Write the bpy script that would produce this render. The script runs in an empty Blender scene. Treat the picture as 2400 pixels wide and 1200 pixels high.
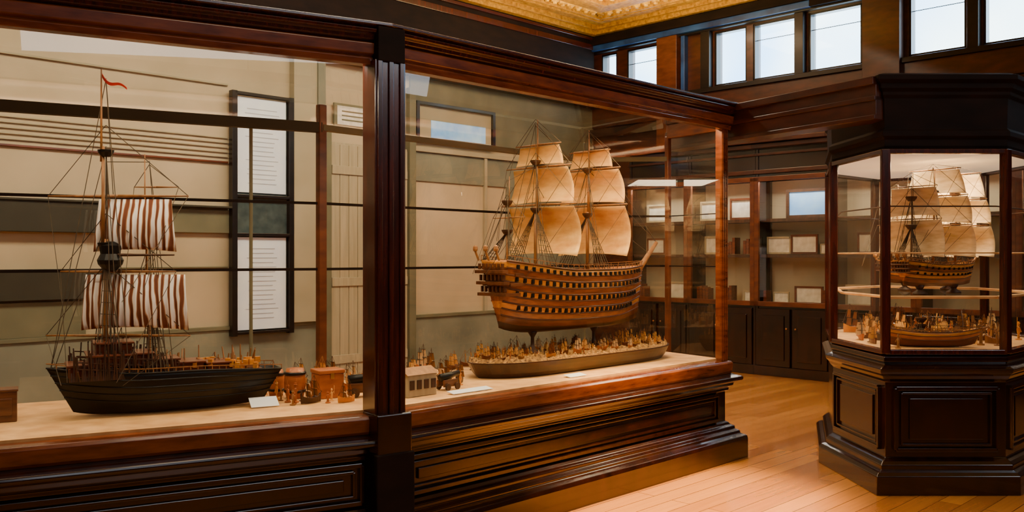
import bpy, math, random
from mathutils import Vector, Matrix
random.seed(7)
S=bpy.context.scene
COL=S.collection
# ---------------------------------------------------------------- materials
def newmat(name):
    m=bpy.data.materials.new(name); m.use_nodes=True
    nt=m.node_tree; b=nt.nodes['Principled BSDF']; return m,nt,b
def noisy(name,c1,c2,scale=8,stretch=(1,1,1),rough=.5,coat=0,bump=0,metal=0,detail=4,spec=.5,emit=0):
    m,nt,b=newmat(name)
    tc=nt.nodes.new('ShaderNodeTexCoord'); mp=nt.nodes.new('ShaderNodeMapping')
    mp.inputs['Scale'].default_value=stretch
    n=nt.nodes.new('ShaderNodeTexNoise'); n.inputs['Scale'].default_value=scale; n.inputs['Detail'].default_value=detail
    r=nt.nodes.new('ShaderNodeValToRGB')
    r.color_ramp.elements[0].color=(*c1,1); r.color_ramp.elements[1].color=(*c2,1)
    r.color_ramp.elements[0].position=.3; r.color_ramp.elements[1].position=.7
    nt.links.new(tc.outputs['Object'],mp.inputs[0]); nt.links.new(mp.outputs[0],n.inputs['Vector'])
    nt.links.new(n.outputs['Fac'],r.inputs[0]); nt.links.new(r.outputs[0],b.inputs['Base Color'])
    b.inputs['Roughness'].default_value=rough; b.inputs['Metallic'].default_value=metal
    b.inputs['Coat Weight'].default_value=coat; b.inputs['Coat Roughness'].default_value=.12
    b.inputs['Specular IOR Level'].default_value=spec
    if emit:
        nt.links.new(r.outputs[0],b.inputs['Emission Color']); b.inputs['Emission Strength'].default_value=emit
    if bump:
        bp=nt.nodes.new('ShaderNodeBump'); bp.inputs['Strength'].default_value=bump; bp.inputs['Distance'].default_value=.01
        nt.links.new(n.outputs['Fac'],bp.inputs['Height']); nt.links.new(bp.outputs[0],b.inputs['Normal'])
    return m
M={}
M['dark']=noisy('mahogany_dark',(.006,.0014,.0008),(.022,.0045,.002),6,(2,2,.6),.20,.7)
M['post']=noisy('mahogany_post',(.020,.003,.0015),(.07,.011,.004),7,(6,6,.5),.25,.4)
M['rail']=noisy('mahogany_rail',(.08,.015,.003),(.20,.048,.009),6,(1,1,5),.25,.5)
M['brown']=noisy('oak_brown',(.07,.017,.004),(.16,.043,.010),5,(1,1,3),.4,.2)
M['black']=noisy('ebony',(.003,.0022,.002),(.009,.005,.0035),6,(1,1,3),.38,.15,spec=.35)
M['matte']=noisy('ebony_matte',(.006,.003,.002),(.014,.006,.0035),4,(1,1,3),.75,0,spec=.15)
M['wallwood']=noisy('wall_wood',(.030,.007,.0025),(.08,.020,.006),5,(1,1,3),.35,.3)
M['tan']=noisy('tan_plaster',(.42,.335,.21),(.55,.44,.29),1.2,(1,1,1),.8)
M['tan2']=noisy('tan_board',(.32,.28,.18),(.42,.36,.24),2,(1,1,1),.8)
M['light_src']=noisy('lamp_diffuser',(.8,.75,.6),(.9,.82,.68),2,(1,1,1),.8,emit=.35)
M['olive']=noisy('olive_paint',(.10,.10,.055),(.18,.165,.095),2,(1,1,1),.7)
M['darkolive']=noisy('dark_olive',(.016,.015,.007),(.035,.03,.015),2,(1,1,1),.7)
M['greenwains']=noisy('grey_green',(.14,.15,.11),(.24,.24,.17),2,(1,1,1),.7)
M['deck']=noisy('display_cloth',(.55,.29,.10),(.80,.48,.20),9,(1,1,1),.7)
M['palewood']=noisy('pale_wood',(.33,.28,.17),(.43,.36,.23),5,(6,6,.4),.6)
M['white']=noisy('white_card',(.72,.80,.95),(.82,.90,.98),5,(1,1,1),.6)
M['cream']=noisy('cream_card',(.55,.52,.44),(.80,.78,.70),14,(1,1,1),.6)
M['ink']=noisy('ink_grey',(.38,.42,.5),(.48,.52,.6),5,(1,1,1),.6)
M['pic']=noisy('print_blue_glow',(.12,.38,.90),(.45,.72,1.0),4,(1,1,1),.5,emit=.25)  # print given a faint glow of its own, though it is no lamp
M['blue']=noisy('blue_lit_trim',(.006,.02,.09),(.025,.10,.36),3,(1,1,1),.35)  # blue highlight above the windows put into the trim colour
M['sail']=noisy('sail_cloth',(.66,.32,.07),(.95,.60,.20),6,(1,1,3),.8,bump=.3)
M['sailpale']=noisy('sail_pale',(.62,.42,.20),(.92,.72,.44),8,(1,1,4),.8,bump=.3)
M['hullred']=noisy('hull_red',(.08,.014,.003),(.18,.042,.010),12,(.5,3,3),.35,.3)
M['hullochre']=noisy('hull_ochre',(.48,.15,.010),(.80,.35,.035),16,(.5,3,3),.38,.3)
M['hullamber']=noisy('hull_amber',(.16,.042,.006),(.36,.105,.015),16,(.5,3,3),.38,.3)
M['hullbrown']=noisy('hull_brown',(.06,.018,.005),(.15,.05,.015),12,(.5,3,3),.4,.3)
M['hullblack']=noisy('hull_black',(.0015,.002,.0018),(.005,.005,.0045),9,(.5,3,3),.45,.1,spec=.3)
M['spar']=noisy('spar_wood',(.20,.08,.02),(.36,.16,.045),12,(3,3,1),.5)
M['spardark']=noisy('spar_dark',(.03,.013,.005),(.08,.03,.012),12,(3,3,1),.5)
M['basedark']=noisy('base_dark',(.018,.005,.002),(.05,.013,.005),12,(.5,3,3),.4,.2)
M['rope']=noisy('rope',(.04,.028,.016),(.09,.06,.03),20,(1,1,1),.9)
M['red']=noisy('red_cloth',(.55,.02,.01),(.7,.05,.02),10,(1,1,1),.7)
M['brass']=noisy('brass',(.6,.4,.12),(.75,.52,.2),10,(1,1,1),.3,metal=1)
M['orange']=noisy('orange_wood',(.30,.075,.012),(.50,.15,.03),8,(1,1,4),.4,.2)
M['gold']=noisy('gilt_plaster',(.34,.15,.005),(.95,.55,.04),16,(1,1,1),.45,bump=1)
M['gold2']=noisy('gilt_band',(.28,.12,.005),(.62,.32,.02),22,(1,1,1),.4,bump=1)
M['land']=noisy('harbour_scenery',(.06,.022,.006),(.50,.27,.07),60,(1,1,1),.8,bump=.6)
M['teal']=noisy('sea_paint',(.03,.05,.055),(.08,.11,.105),10,(1,1,1),.3)
def stripes():
    m,nt,b=newmat('gathered_cloth')
    tc=nt.nodes.new('ShaderNodeTexCoord'); w=nt.nodes.new('ShaderNodeTexWave')
    w.wave_type='BANDS'; w.bands_direction='Y'; w.inputs['Scale'].default_value=10.5; w.inputs['Distortion'].default_value=6.0; w.inputs['Detail'].default_value=2.5
    w.inputs['Detail Scale'].default_value=.8
    mp=nt.nodes.new('ShaderNodeMapping'); mp.inputs['Scale'].default_value=(1,1,.40)
    r=nt.nodes.new('ShaderNodeValToRGB'); e=r.color_ramp.elements
    e[0].color=(.16,.04,.01,1); e[0].position=.2; e[1].color=(.98,.96,.93,1); e[1].position=.62
    x=e.new(.40); x.color=(.50,.26,.10,1)
    nt.links.new(tc.outputs['Object'],mp.inputs[0]); nt.links.new(mp.outputs[0],w.inputs['Vector']); nt.links.new(w.outputs['Fac'],r.inputs[0]); nt.links.new(r.outputs[0],b.inputs['Base Color'])
    b.inputs['Roughness'].default_value=.8
    return m
M['stripe']=stripes()
def floormat():
    m,nt,b=newmat('plank_floor')
    tc=nt.nodes.new('ShaderNodeTexCoord')
    br=nt.nodes.new('ShaderNodeTexBrick'); br.inputs['Scale'].default_value=1.0
    br.inputs['Brick Width'].default_value=1.8; br.inputs['Row Height'].default_value=.13
    br.inputs['Mortar Size'].default_value=.003; br.offset=.37
    br.inputs['Color1'].default_value=(.70,.29,.06,1); br.inputs['Color2'].default_value=(.44,.16,.034,1); br.inputs['Mortar'].default_value=(.22,.08,.02,1)
    mp=nt.nodes.new('ShaderNodeMapping'); mp.inputs['Scale'].default_value=(.6,9,1)
    n=nt.nodes.new('ShaderNodeTexNoise'); n.inputs['Scale'].default_value=4; n.inputs['Detail'].default_value=5
    mx=nt.nodes.new('ShaderNodeMixRGB'); mx.blend_type='MULTIPLY'; mx.inputs[0].default_value=.35
    nt.links.new(tc.outputs['Object'],br.inputs['Vector']); nt.links.new(tc.outputs['Object'],mp.inputs[0]); nt.links.new(mp.outputs[0],n.inputs['Vector'])
    nt.links.new(br.outputs['Color'],mx.inputs[1]); nt.links.new(n.outputs['Fac'],mx.inputs[2]); nt.links.new(mx.outputs[0],b.inputs['Base Color'])
    b.inputs['Roughness'].default_value=.20; b.inputs['Coat Weight'].default_value=.6; b.inputs['Coat Roughness'].default_value=.10
    return m
M['floor']=floormat()
def glassmat(name,tint=(1,1,1),refl=.7):
    m,nt,b=newmat(name); nt.nodes.remove(b)
    o=nt.nodes['Material Output']; t=nt.nodes.new('ShaderNodeBsdfTransparent'); t.inputs[0].default_value=(*tint,1)
    g=nt.nodes.new('ShaderNodeBsdfGlossy'); g.inputs['Roughness'].default_value=.01
    f=nt.nodes.new('ShaderNodeLayerWeight'); f.inputs['Blend'].default_value=.5
    pw=nt.nodes.new('ShaderNodeMath'); pw.operation='POWER'; pw.inputs[1].default_value=5
    mu=nt.nodes.new('ShaderNodeMath'); mu.operation='MULTIPLY_ADD'; mu.inputs[1].default_value=refl; mu.inputs[2].default_value=.06
    mx=nt.nodes.new('ShaderNodeMixShader')
    nt.links.new(f.outputs['Facing'],pw.inputs[0]); nt.links.new(pw.outputs[0],mu.inputs[0]); nt.links.new(mu.outputs[0],mx.inputs[0]); nt.links.new(t.outputs[0],mx.inputs[1]); nt.links.new(g.outputs[0],mx.inputs[2]); nt.links.new(mx.outputs[0],o.inputs[0])
    return m
M['glass']=glassmat('clear_glass',(.98,.985,.96))
# ---------------------------------------------------------------- mesh builder
class MB:
    def __init__(s): s.v=[];s.f=[];s.m=[]
    def box(s,c,d,rz=0,mi=0):
        cx,cy,cz=c; hx,hy,hz=d[0]/2,d[1]/2,d[2]/2; n=len(s.v); ca,sa=math.cos(rz),math.sin(rz)
        for z in(-hz,hz):
            for x,y in((-hx,-hy),(hx,-hy),(hx,hy),(-hx,hy)):
                s.v.append((cx+x*ca-y*sa,cy+x*sa+y*ca,cz+z))
        for q in((3,2,1,0),(4,5,6,7),(0,1,5,4),(1,2,6,5),(2,3,7,6),(3,0,4,7)):
            s.f.append([n+i for i in q]); s.m.append(mi)
        return s
    def quad(s,*P,mi=0):
        n=len(s.v); s.v+=[tuple(p) for p in P]; s.f.append([n+i for i in range(len(P))]); s.m.append(mi); return s
    def pane(s,c,w,h,rz=0):
        n=len(s.v); ca,sa=math.cos(rz),math.sin(rz)
        for x,z in((-w/2,-h/2),(w/2,-h/2),(w/2,h/2),(-w/2,h/2)): s.v.append((c[0]+x*ca,c[1]+x*sa,c[2]+z))
        s.f.append([n,n+1,n+2,n+3]); s.m.append(0); return s
    def tube(s,p,q,r1,r2=None,n=6,mi=0,cap=True):
        r2=r1 if r2 is None else r2
        p=Vector(p);q=Vector(q);d=(q-p)
        if d.length<1e-6:return s
        d.normalize(); a=d.orthogonal().normalized(); b=d.cross(a); k=len(s.v)
        for c,r in((p,r1),(q,r2)):
            for i in range(n):
                t=2*math.pi*i/n; s.v.append(tuple(c+a*math.cos(t)*r+b*math.sin(t)*r))
        for i in range(n):
            j=(i+1)%n; s.f.append([k+i,k+j,k+n+j,k+n+i]); s.m.append(mi)
        if cap:
            s.f.append([k+i for i in range(n)][::-1]); s.m.append(mi); s.f.append([k+n+i for i in range(n)]); s.m.append(mi)
        return s
    def rings(s,R,closed=True,capa=True,capb=True,mi=0,mis=None):
        k=len(s.v); n=len(R[0])
        for r in R: s.v+= [tuple(p) for p in r]
        for a in range(len(R)-1):
            for i in range(n if closed else n-1):
                j=(i+1)%n; s.f.append([k+a*n+i,k+a*n+j,k+(a+1)*n+j,k+(a+1)*n+i]); s.m.append(mis[a] if mis else mi)
        if capa: s.f.append([k+i for i in range(n)][::-1]); s.m.append(mis[0] if mis else mi)
        if capb: s.f.append([k+(len(R)-1)*n+i for i in range(n)]); s.m.append(mis[-1] if mis else mi)
        return s
    def lathe(s,c,prof,n=14,mi=0):
        return s.rings([[(c[0]+r*math.cos(2*math.pi*i/n),c[1]+r*math.sin(2*math.pi*i/n),c[2]+z) for i in range(n)] for r,z in prof],mi=mi)
    def make(s,name,mats,parent=None,smooth=False,loc=(0,0,0),rz=0,bevel=0,label=None,thick=0):
        me=bpy.data.meshes.new(name); me.from_pydata(s.v,[],s.f)
        if not isinstance(mats,(list,tuple)): mats=[mats]
        for m in mats: me.materials.append(M[m])
        for i,p in enumerate(me.polygons): p.material_index=s.m[i]; p.use_smooth=smooth
        me.update()
        o=bpy.data.objects.new(name,me); COL.objects.link(o); o.location=loc; o.rotation_euler=(0,0,rz)
        if parent: o.parent=parent
        if bevel:
            b=o.modifiers.new('bev','BEVEL'); b.width=bevel; b.segments=2; b.limit_method='ANGLE'
        if thick:
            t=o.modifiers.new('sol','SOLIDIFY'); t.thickness=thick
        if label:o['label']=label
        return o
def empty(name,loc,rz,label,cat,group=None):
    e=bpy.data.objects.new(name,None); COL.objects.link(e); e.location=loc; e.rotation_euler=(0,0,rz); e.empty_display_size=.1
    e['label']=label; e['category']=cat
    if group:e['group']=group
    return e
def top(o,label,cat,group=None):
    o['label']=label;o['category']=cat
    if group:o['group']=group
    return o
def struct(o): o['kind']='structure'; return o
def clone(root,loc,rz,scale=None):
    r=root.copy(); COL.objects.link(r); r.location=loc; r.rotation_euler=(0,0,rz)
    if scale: r.scale=scale
    def rec(src,dst):
        for c in src.children:
            k=c.copy(); COL.objects.link(k); k.parent=dst; k.matrix_parent_inverse=c.matrix_parent_inverse.copy(); rec(c,k)
    rec(root,r); return r
def offset(P,d):
    n=len(P); out=[]
    for i in range(n):
        a,b,c=Vector(P[i-1]),Vector(P[i]),Vector(P[(i+1)%n])
        e1=(b-a).normalized(); e2=(c-b).normalized(); n1=Vector((e1.y,-e1.x)); n2=Vector((e2.y,-e2.x))
        m=(n1+n2); m=m/(1+n1.dot(n2)); out.append(b+m*d)
    return out
def sweep(P,prof,capa=True,capb=True):
    mb=MB(); R=[]
    for d,z in prof: R.append([(p.x,p.y,z) for p in offset(P,d)])
    return mb.rings(R,capa=capa,capb=capb)
def sweep_open(P,idx,prof):
    cols=[offset(P,d) for d,z in prof]
    R=[[(cols[k][i].x,cols[k][i].y,prof[k][1]) for k in range(len(prof))] for i in idx]
    return MB().rings(R)
# ---------------------------------------------------------------- frames
u2=Vector((.7058,.7084)); n2=Vector((-.7084,.7058)); A2=math.atan2(u2.y,u2.x)
u1=Vector((.880,.475)); n1=Vector((-.475,.880)); A1=math.atan2(u1.y,u1.x)
vv=Vector((.7084,-.7058)); AV=math.atan2(vv.y,vv.x)
C0=Vector((1.25,13.78))
def W(a,b): return C0-u2*a+vv*b     # a from back wall, b from left wall
P1=Vector((-.637,4.46)); P2=Vector((1.595,6.70))
def B2(s,n): return P1+u2*s+n2*n
def B1(s,n): return P1-u1*s+n1*n
# ---------------------------------------------------------------- room
H=4.95; RL=16.0; RW=11.5
def rbox(name,a0,a1,b0,b1,z0,z1,mat,lab=None,bev=0):
    c=W((a0+a1)/2,(b0+b1)/2)
    o=MB().box((0,0,0),(abs(a1-a0),abs(b1-b0),z1-z0)).make(name,mat,loc=(c.x,c.y,(z0+z1)/2),rz=A2,bevel=bev)
    return struct(o)
rbox('floor',-.3,RL,-.2,RW,-.1,0,'floor')
rbox('ceiling',-.3,RL,-.2,RW,H,H+.1,'gold')
rbox('wall_left',-.3,RL,-.2,0,0,H,'tan')
rbox('wall_right',-.3,RL,RW,RW+.2,0,H,'wallwood')
rbox('wall_front',RL,RL+.2,-.2,RW,0,H,'wallwood')
wins=[(.16,.46),(.65,1.23),(2.15,2.64),(2.735,3.34),(3.515,4.20),(4.753,5.38),(5.557,6.2),(6.4,7.0),(7.6,8.2),(8.4,9.0)]
wz0,wz1=3.82,4.56
mb=MB()
def wb(b0,b1,z0,z1): mb.box((( b0+b1)/2,.1,(z0+z1)/2),(b1-b0,.2,z1-z0))
wb(-.2,RW,0,wz0); wb(-.2,RW,wz1,H)
prev=-.2
for b0,b1 in wins:
    wb(prev,b0,wz0,wz1); prev=b1
wb(prev,RW,wz0,wz1)
o=W(0,0); struct(mb.make('wall_back','wallwood',loc=(o.x,o.y,0),rz=AV))
for i,(b0,b1) in enumerate(wins):
    f=MB(); c=(b0+b1)/2; w=b1-b0
    for x in(b0+.012,b1-.012): f.box((x,.06,(wz0+wz1)/2),(.024,.10,wz1-wz0))
    f.box((c,.06,wz0+.012),(w,.10,.024)); f.box((c,.06,wz1-.012),(w,.10,.024))
    if w>.5: f.box((c,.06,(wz0+wz1)/2+.16),(w,.012,.008))
    e=f.make('window_%d'%(i+1),'black',loc=(o.x,o.y,0),rz=AV); struct(e)
    MB().pane((c,.1,(wz0+wz1)/2),w,wz1-wz0).make('window_pane','glass',parent=e)
k=0
def trim(a0,a1,b0,b1,z0,z1,mat,bev=.004):
    global k; k+=1; return rbox('trim_%d'%k,a0,a1,b0,b1,z0,z1,mat,bev=bev)
trim(0,.14,1.28,1.62,3.0,4.6,'brown'); trim(0,.14,4.26,4.70,3.0,4.6,'wallwood'); trim(0,.09,1.66,1.72,3.8,4.6,'blue')
trim(0,.09,1.98,2.12,3.8,4.575,'black')
trim(0,.16,0,3.6,4.60,4.68,'blue'); trim(0,.16,3.6,RW,4.60,4.68,'matte'); trim(0,.10,0,RW,4.575,4.6,'black'); trim(0,.2,0,RW,4.68,4.80,'matte')  # blue stretch carries the painted highlight, the rest stays dark
trim(0,.10,0,RW,4.80,H,'dark')
trim(0,.10,0,RW,3.74,3.80,'black'); trim(0,.06,0,RW,3.45,3.74,'wallwood'); trim(0,.12,0,RW,3.30,3.42,'dark')
for b in(3.42,5.47,6.3): trim(0,.08,b-.06,b+.06,3.80,4.575,'black')
trim(.10,RL,.0,.10,3.75,H,'matte'); trim(.1,RL,.1,.14,3.75,3.85,'matte'); trim(.1,RL,.1,.13,4.62,4.70,'post'); trim(.1,RL,.1,.15,4.76,4.80,'post')
for i,(d,w,z) in enumerate([(.10,.10,.12),(.24,.05,.07),(.40,.14,.05),(.62,.04,.06),(.85,.2,.04),(1.15,.06,.08),(1.4,.05,.06),(1.6,.2,.04),(2.0,.06,.08),(2.4,.2,.04),(2.8,.06,.08),(3.3,.06,.06)]):
    trim(d,RL,d,d+w,H-z,H+.001,'gold2'); trim(d,d+w,d+w,RW,H-z,H+.001,'gold2')
orn=MB()
def ornament(a,b):
    p=W(a,b)
    orn.lathe((p.x,p.y,H),[(.07,0),(.06,-.03),(.035,-.04),(.03,-.06),(.005,-.065)],8)
for i in range(60):
    ornament(.75+.16*i,.75); ornament(.75,.75+.16*i)
    if i>3: ornament(.75+.16*i,1.28); ornament(1.28,.75+.16*i)
struct(orn.make('trim_300','gold'))
for z in(2.74,2.69,2.64,2.59,2.54): trim(6.05,12,0,.02,z,z+.014,'tan2')
trim(6.05,12,0,.03,2.48,2.50,'hullred')
trim(7.2,12,0,.10,1.72,2.0,'darkolive'); trim(6.05,7.2,0,.05,1.74,1.98,'olive'); trim(7.2,12,0,.10,1.10,1.38,'darkolive')
trim(6.05,12,0,.12,2.0,2.02,'darkolive'); trim(6.05,7.2,0,.03,1.375,1.39,'olive')
trim(7.5,12,.0,.05,.76,1.08,'olive')
trim(0.02,16,0,.04,.0,.72,'greenwains'); trim(0.02,16,.0,.06,.72,.76,'olive')
trim(0.05,3.6,0,.03,3.45,3.75,'olive'); trim(5.0,5.3,0,.10,.76,3.75,'tan2'); trim(4.9,5.0,0,.12,.76,3.75,'greenwains')
trim(0.05,2.15,0,.03,2.95,3.45,'olive')
trim(0.1,3.55,0,.05,2.82,2.88,'tan2'); trim(.05,3.55,0,.02,2.45,2.82,'greenwains')
trim(.1,1.9,0,.02,1.0,2.45,'greenwains')
trim(2.28,2.33,0,.04,.76,2.82,'tan2')
trim(3.55,3.65,0,.08,.76,3.6,'olive')
trim(6.05,12,0,.03,3.30,3.32,'tan2')
def lw_empty(name,a,z,lab,cat):
    c=W(a,0); return empty(name,(c.x,c.y,z),A2,lab,cat)
d=MB(); c=W(4.25,.0)
for i in range(9):
    d.box((-.5+.125*i,-.06,1.42),(.115,.05,2.75))
d.box((0,-.055,1.42),(1.12,.04,2.8))
for z in(.3,1.2,2.5): d.box((0,-.09,z),(1.1,.02,.10))
dd=struct(d.make('door_1','palewood',loc=(c.x,c.y,0),rz=A2,bevel=.003))
hd=MB().tube((.4,-.13,1.05),(.4,-.13,1.3),.015,n=8).box((.4,-.11,1.05),(.03,.06,.02)).box((.4,-.11,1.3),(.03,.06,.02)).make('door_handle','brass',parent=dd)
for dx in(-.62,.62): struct(MB().box((0,0,0),(.1,.12,3.0)).make('trim_%d'%(190+int(dx>0)),'olive',loc=(W(4.25-dx,.06).x,W(4.25-dx,.06).y,1.5),rz=A2,bevel=.005))
e=lw_empty('wall_sign',4.5,3.0,'pale green hanging sign with faded lettering above a door','sign')
MB().box((0,-.05,.14),(.5,.03,.28)).make('sign_board','olive',parent=e,bevel=.004)
s=MB().box((0,-.068,.14),(.42,.006,.22))
pn=s.make('sign_panel','cream',parent=e)
s=MB()
for zz in(.09,.14,.19): s.box((0,-.073,zz),(.3,.004,.015))
s.make('lettering','olive',parent=pn)
e=lw_empty('notice_board',5.68,.68,'tall dark-framed notice board with white printed sheets','notice board')
f=MB()
for x in(-.34,.34): f.box((x,-.08,1.27),(.06,.08,2.6))
for z in(-.0,1.05,1.46,2.55): f.box((0,-.08,z),(.68,.08,.03))
f.make('board_frame','black',parent=e,bevel=.004)
MB().box((0,-.05,1.27),(.62,.02,2.5)).make('board_panel','teal',parent=e)
for z0,z1 in((.03,1.02),(1.5,2.52)):
    sh=MB().box((0,-.07,(z0+z1)/2),(.58,.012,z1-z0)).make('printed_sheet','white',parent=e)
    t=MB(); z=z1-.12
    while z>z0+.08:
        w=random.uniform(.25,.42); t.box((0,-.0775,z),(w,.002,.008)); z-=.05
    t.make('printed_text','ink',parent=sh)
e=lw_empty('framed_picture',2.86,2.98,'wide black-framed picture with a blue sky','picture')
f=MB()
for x in(-.66,.66): f.box((x,-.06,.22),(.05,.06,.5))
for z in(0,.45): f.box((0,-.06,z),(1.37,.06,.04))
f.make('picture_frame','black',parent=e,bevel=.004)
MB().box((0,-.04,.22),(1.34,.02,.44)).make('picture_mount','tan2',parent=e)
MB().box((.05,-.055,.14),(.95,.01,.22)).make('picture_print','pic',parent=e)
# ---------------------------------------------------------------- main display case
A0=P1-u1*2.7; Q=P2+u2*.12+n2*.6; R=P2+n2*1.12-u2*.3; Sx=Vector((-1.16,5.45)); T=A0+n1*1.12
POLY=[A0,P1,P2,Q,R,Sx,T]
zb,zt=.72,2.44; zback=2.28; zr=2.42
case=empty('display_case',(P1.x,P1.y,0),0,'long angled mahogany and glass museum display case with panelled base','display case')
def cmk(mb,name,mat,**kw):
    mb.v=[(x-P1.x,y-P1.y,z) for x,y,z in mb.v]; return mb.make(name,mat,parent=case,**kw)
prof=[(.13,0),(.13,.14),(.125,.165),(.10,.175),(.085,.185),(.085,.20),(.055,.215),(.055,.235),(.03,.245),(.02,.26),(0,.27),(0,.49),(.02,.50),(.02,.52),(.045,.535),(.05,.56),(.10,.575),(.105,.59),(.10,.605),(.06,.615),(.035,.625)]
cmk(sweep(POLY,prof),'base_body','dark',bevel=.004)
cmk(sweep(POLY,[(.035,.625),(.04,.64),(.045,.70),(.035,.715),(.0,.72),(-.03,.722)]),'bottom_rail','rail',bevel=.003)
cmk(sweep(offset(POLY,-.04),[(0,.7221),(0,.735)]),'display_floor','deck')
FR=[0,1,2,3]
cmk(sweep_open(POLY,FR,[(-.03,zt),(.03,zt),(.035,zt+.03),(.025,zt+.04),(.045,zt+.05),(.05,zt+.10),(.03,zt+.11),(-.03,zt+.11)]),'top_rail','rail',bevel=.003)
cmk(sweep_open(POLY,FR,[(-.05,zt+.11),(.03,zt+.11),(.05,zt+.12),(.055,zt+.14),(.075,zt+.15),(.08,zt+.165),(.06,zt+.17),(.085,zt+.185),(.085,zt+.20),(-.05,zt+.21)]),'cornice','post',bevel=.003)
def strip(a,b,z,w,h,name,mat):
    dv=b-a;c=(a+b)/2; return cmk(MB().box((c.x,c.y,z),(dv.length,w,h),math.atan2(dv.y,dv.x)),name,mat)
for a,b in((R,Sx),(Sx,T)):
    strip(a,b,zback,.05,.06 if a is Sx else .035,'back_rail','darkolive' if a is Sx else 'olive')
strip(Q,R,zback,.04,.035,'back_rail','olive')
cmk(MB().quad((A0.x,A0.y,zt+.1),(P1.x,P1.y,zt+.1),(Sx.x,Sx.y,zr),(T.x,T.y,zr)),'roof_glass','glass')
cmk(MB().quad((P1.x,P1.y,zt+.1),(P2.x,P2.y,zt+.1),(R.x,R.y,zr),(Sx.x,Sx.y,zr)),'roof_glass','glass')
cmk(MB().quad((P2.x,P2.y,zt+.1),(Q.x,Q.y,zt+.02),(R.x,R.y,zr)),'roof_glass','glass')
def post(p,w,rz,mat='post',ribs=True,z1=None):
    z1=z1 or zt+.02
    mb=MB(); h=z1-zb; zc=(z1+zb)/2
    mb.box((p.x,p.y,zc),(w,w*.8,h),rz)
    if ribs:
        for dx in(-.36,0,.36):
            q=Vector((math.cos(rz),math.sin(rz)))*dx*w+Vector((math.sin(rz),-math.cos(rz)))*w*.42
            mb.box((p.x+q.x,p.y+q.y,zc),(w*.16,w*.1,h),rz)
    return cmk(mb,'case_post',mat,bevel=.006)
post(P1,.17,(A1+A2)/2)
ar=(A1+A2)/2
cmk(MB().box((P1.x+.02,P1.y-.03,.62),(.19,.16,.22),ar),'post_block','dark',bevel=.006)
cmk(MB().box((P1.x+.02,P1.y-.03,.36),(.21,.18,.36),ar),'post_block','matte',bevel=.006)
cmk(MB().box((P1.x+.01,P1.y-.015,2.535),(.15,.13,.17),ar),'post_block','matte',bevel=.006)
post(P2-u2*.02+n2*.02,.075,A2,'rail'); post(Q,.045,A2,'brown',False); post(R,.02,A2,'olive',False,zr); post(Sx,.055,A2,'brown',False,2.42); post(T,.05,A1,'brown',False,zr); post(A0,.08,A1)
q=Sx-u1*.42; post(q,.02,A1,'olive',False,zback)
for i in range(7):
    a=POLY[i]; b=POLY[(i+1)%7]; dv=b-a; c=(a+b)/2
    z1=zt if i<3 else zr
    cmk(MB().pane((c.x,c.y,(z1+zb)/2+.01),dv.length-.06,z1-zb,math.atan2(dv.y,dv.x)),'glass_pane','glass')
for a,b in((R,Sx),(Sx,T),(Q,R),(P2,Q)):
    for z in(1.82,1.42): strip(a,b,z,.018 if a is not P2 else .008,.016 if a is not P2 else .008,'glazing_bar','matte')
def bpanel(a,b,inset=.12,z0=.29,z1=.475,one=False):
    dv=(b-a); L=dv.length; dv.normalize(); nn=Vector((dv.y,-dv.x)); rz=math.atan2(dv.y,dv.x); mb=MB()
    x0=inset; x1=L-inset; c=a+dv*((x0+x1)/2)
    for k_,(ins,pr,t) in enumerate(((0,.016,.024),(.04,.008,.014))):
        cc=c+nn*pr*.5
        for z in(z0+ins*.8,z1-ins*.8): mb.box((cc.x,cc.y,z),(x1-x0-2*ins,.02+pr,t),rz)
        for x in(x0+ins,x1-ins): q=a+dv*x+nn*pr*.5; mb.box((q.x,q.y,(z0+z1)/2),(t,.02+pr,z1-z0-ins*1.6),rz)
    cc=c+nn*.004; mb.box((cc.x,cc.y,(z0+z1)/2),(x1-x0-.18,.02,max(.02,z1-z0-.13)),rz)
    return mb
for a,b in((P1,P2),(A0,P1),(P2,Q)): cmk(bpanel(a,b),'base_panel','dark',bevel=.003)
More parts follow.
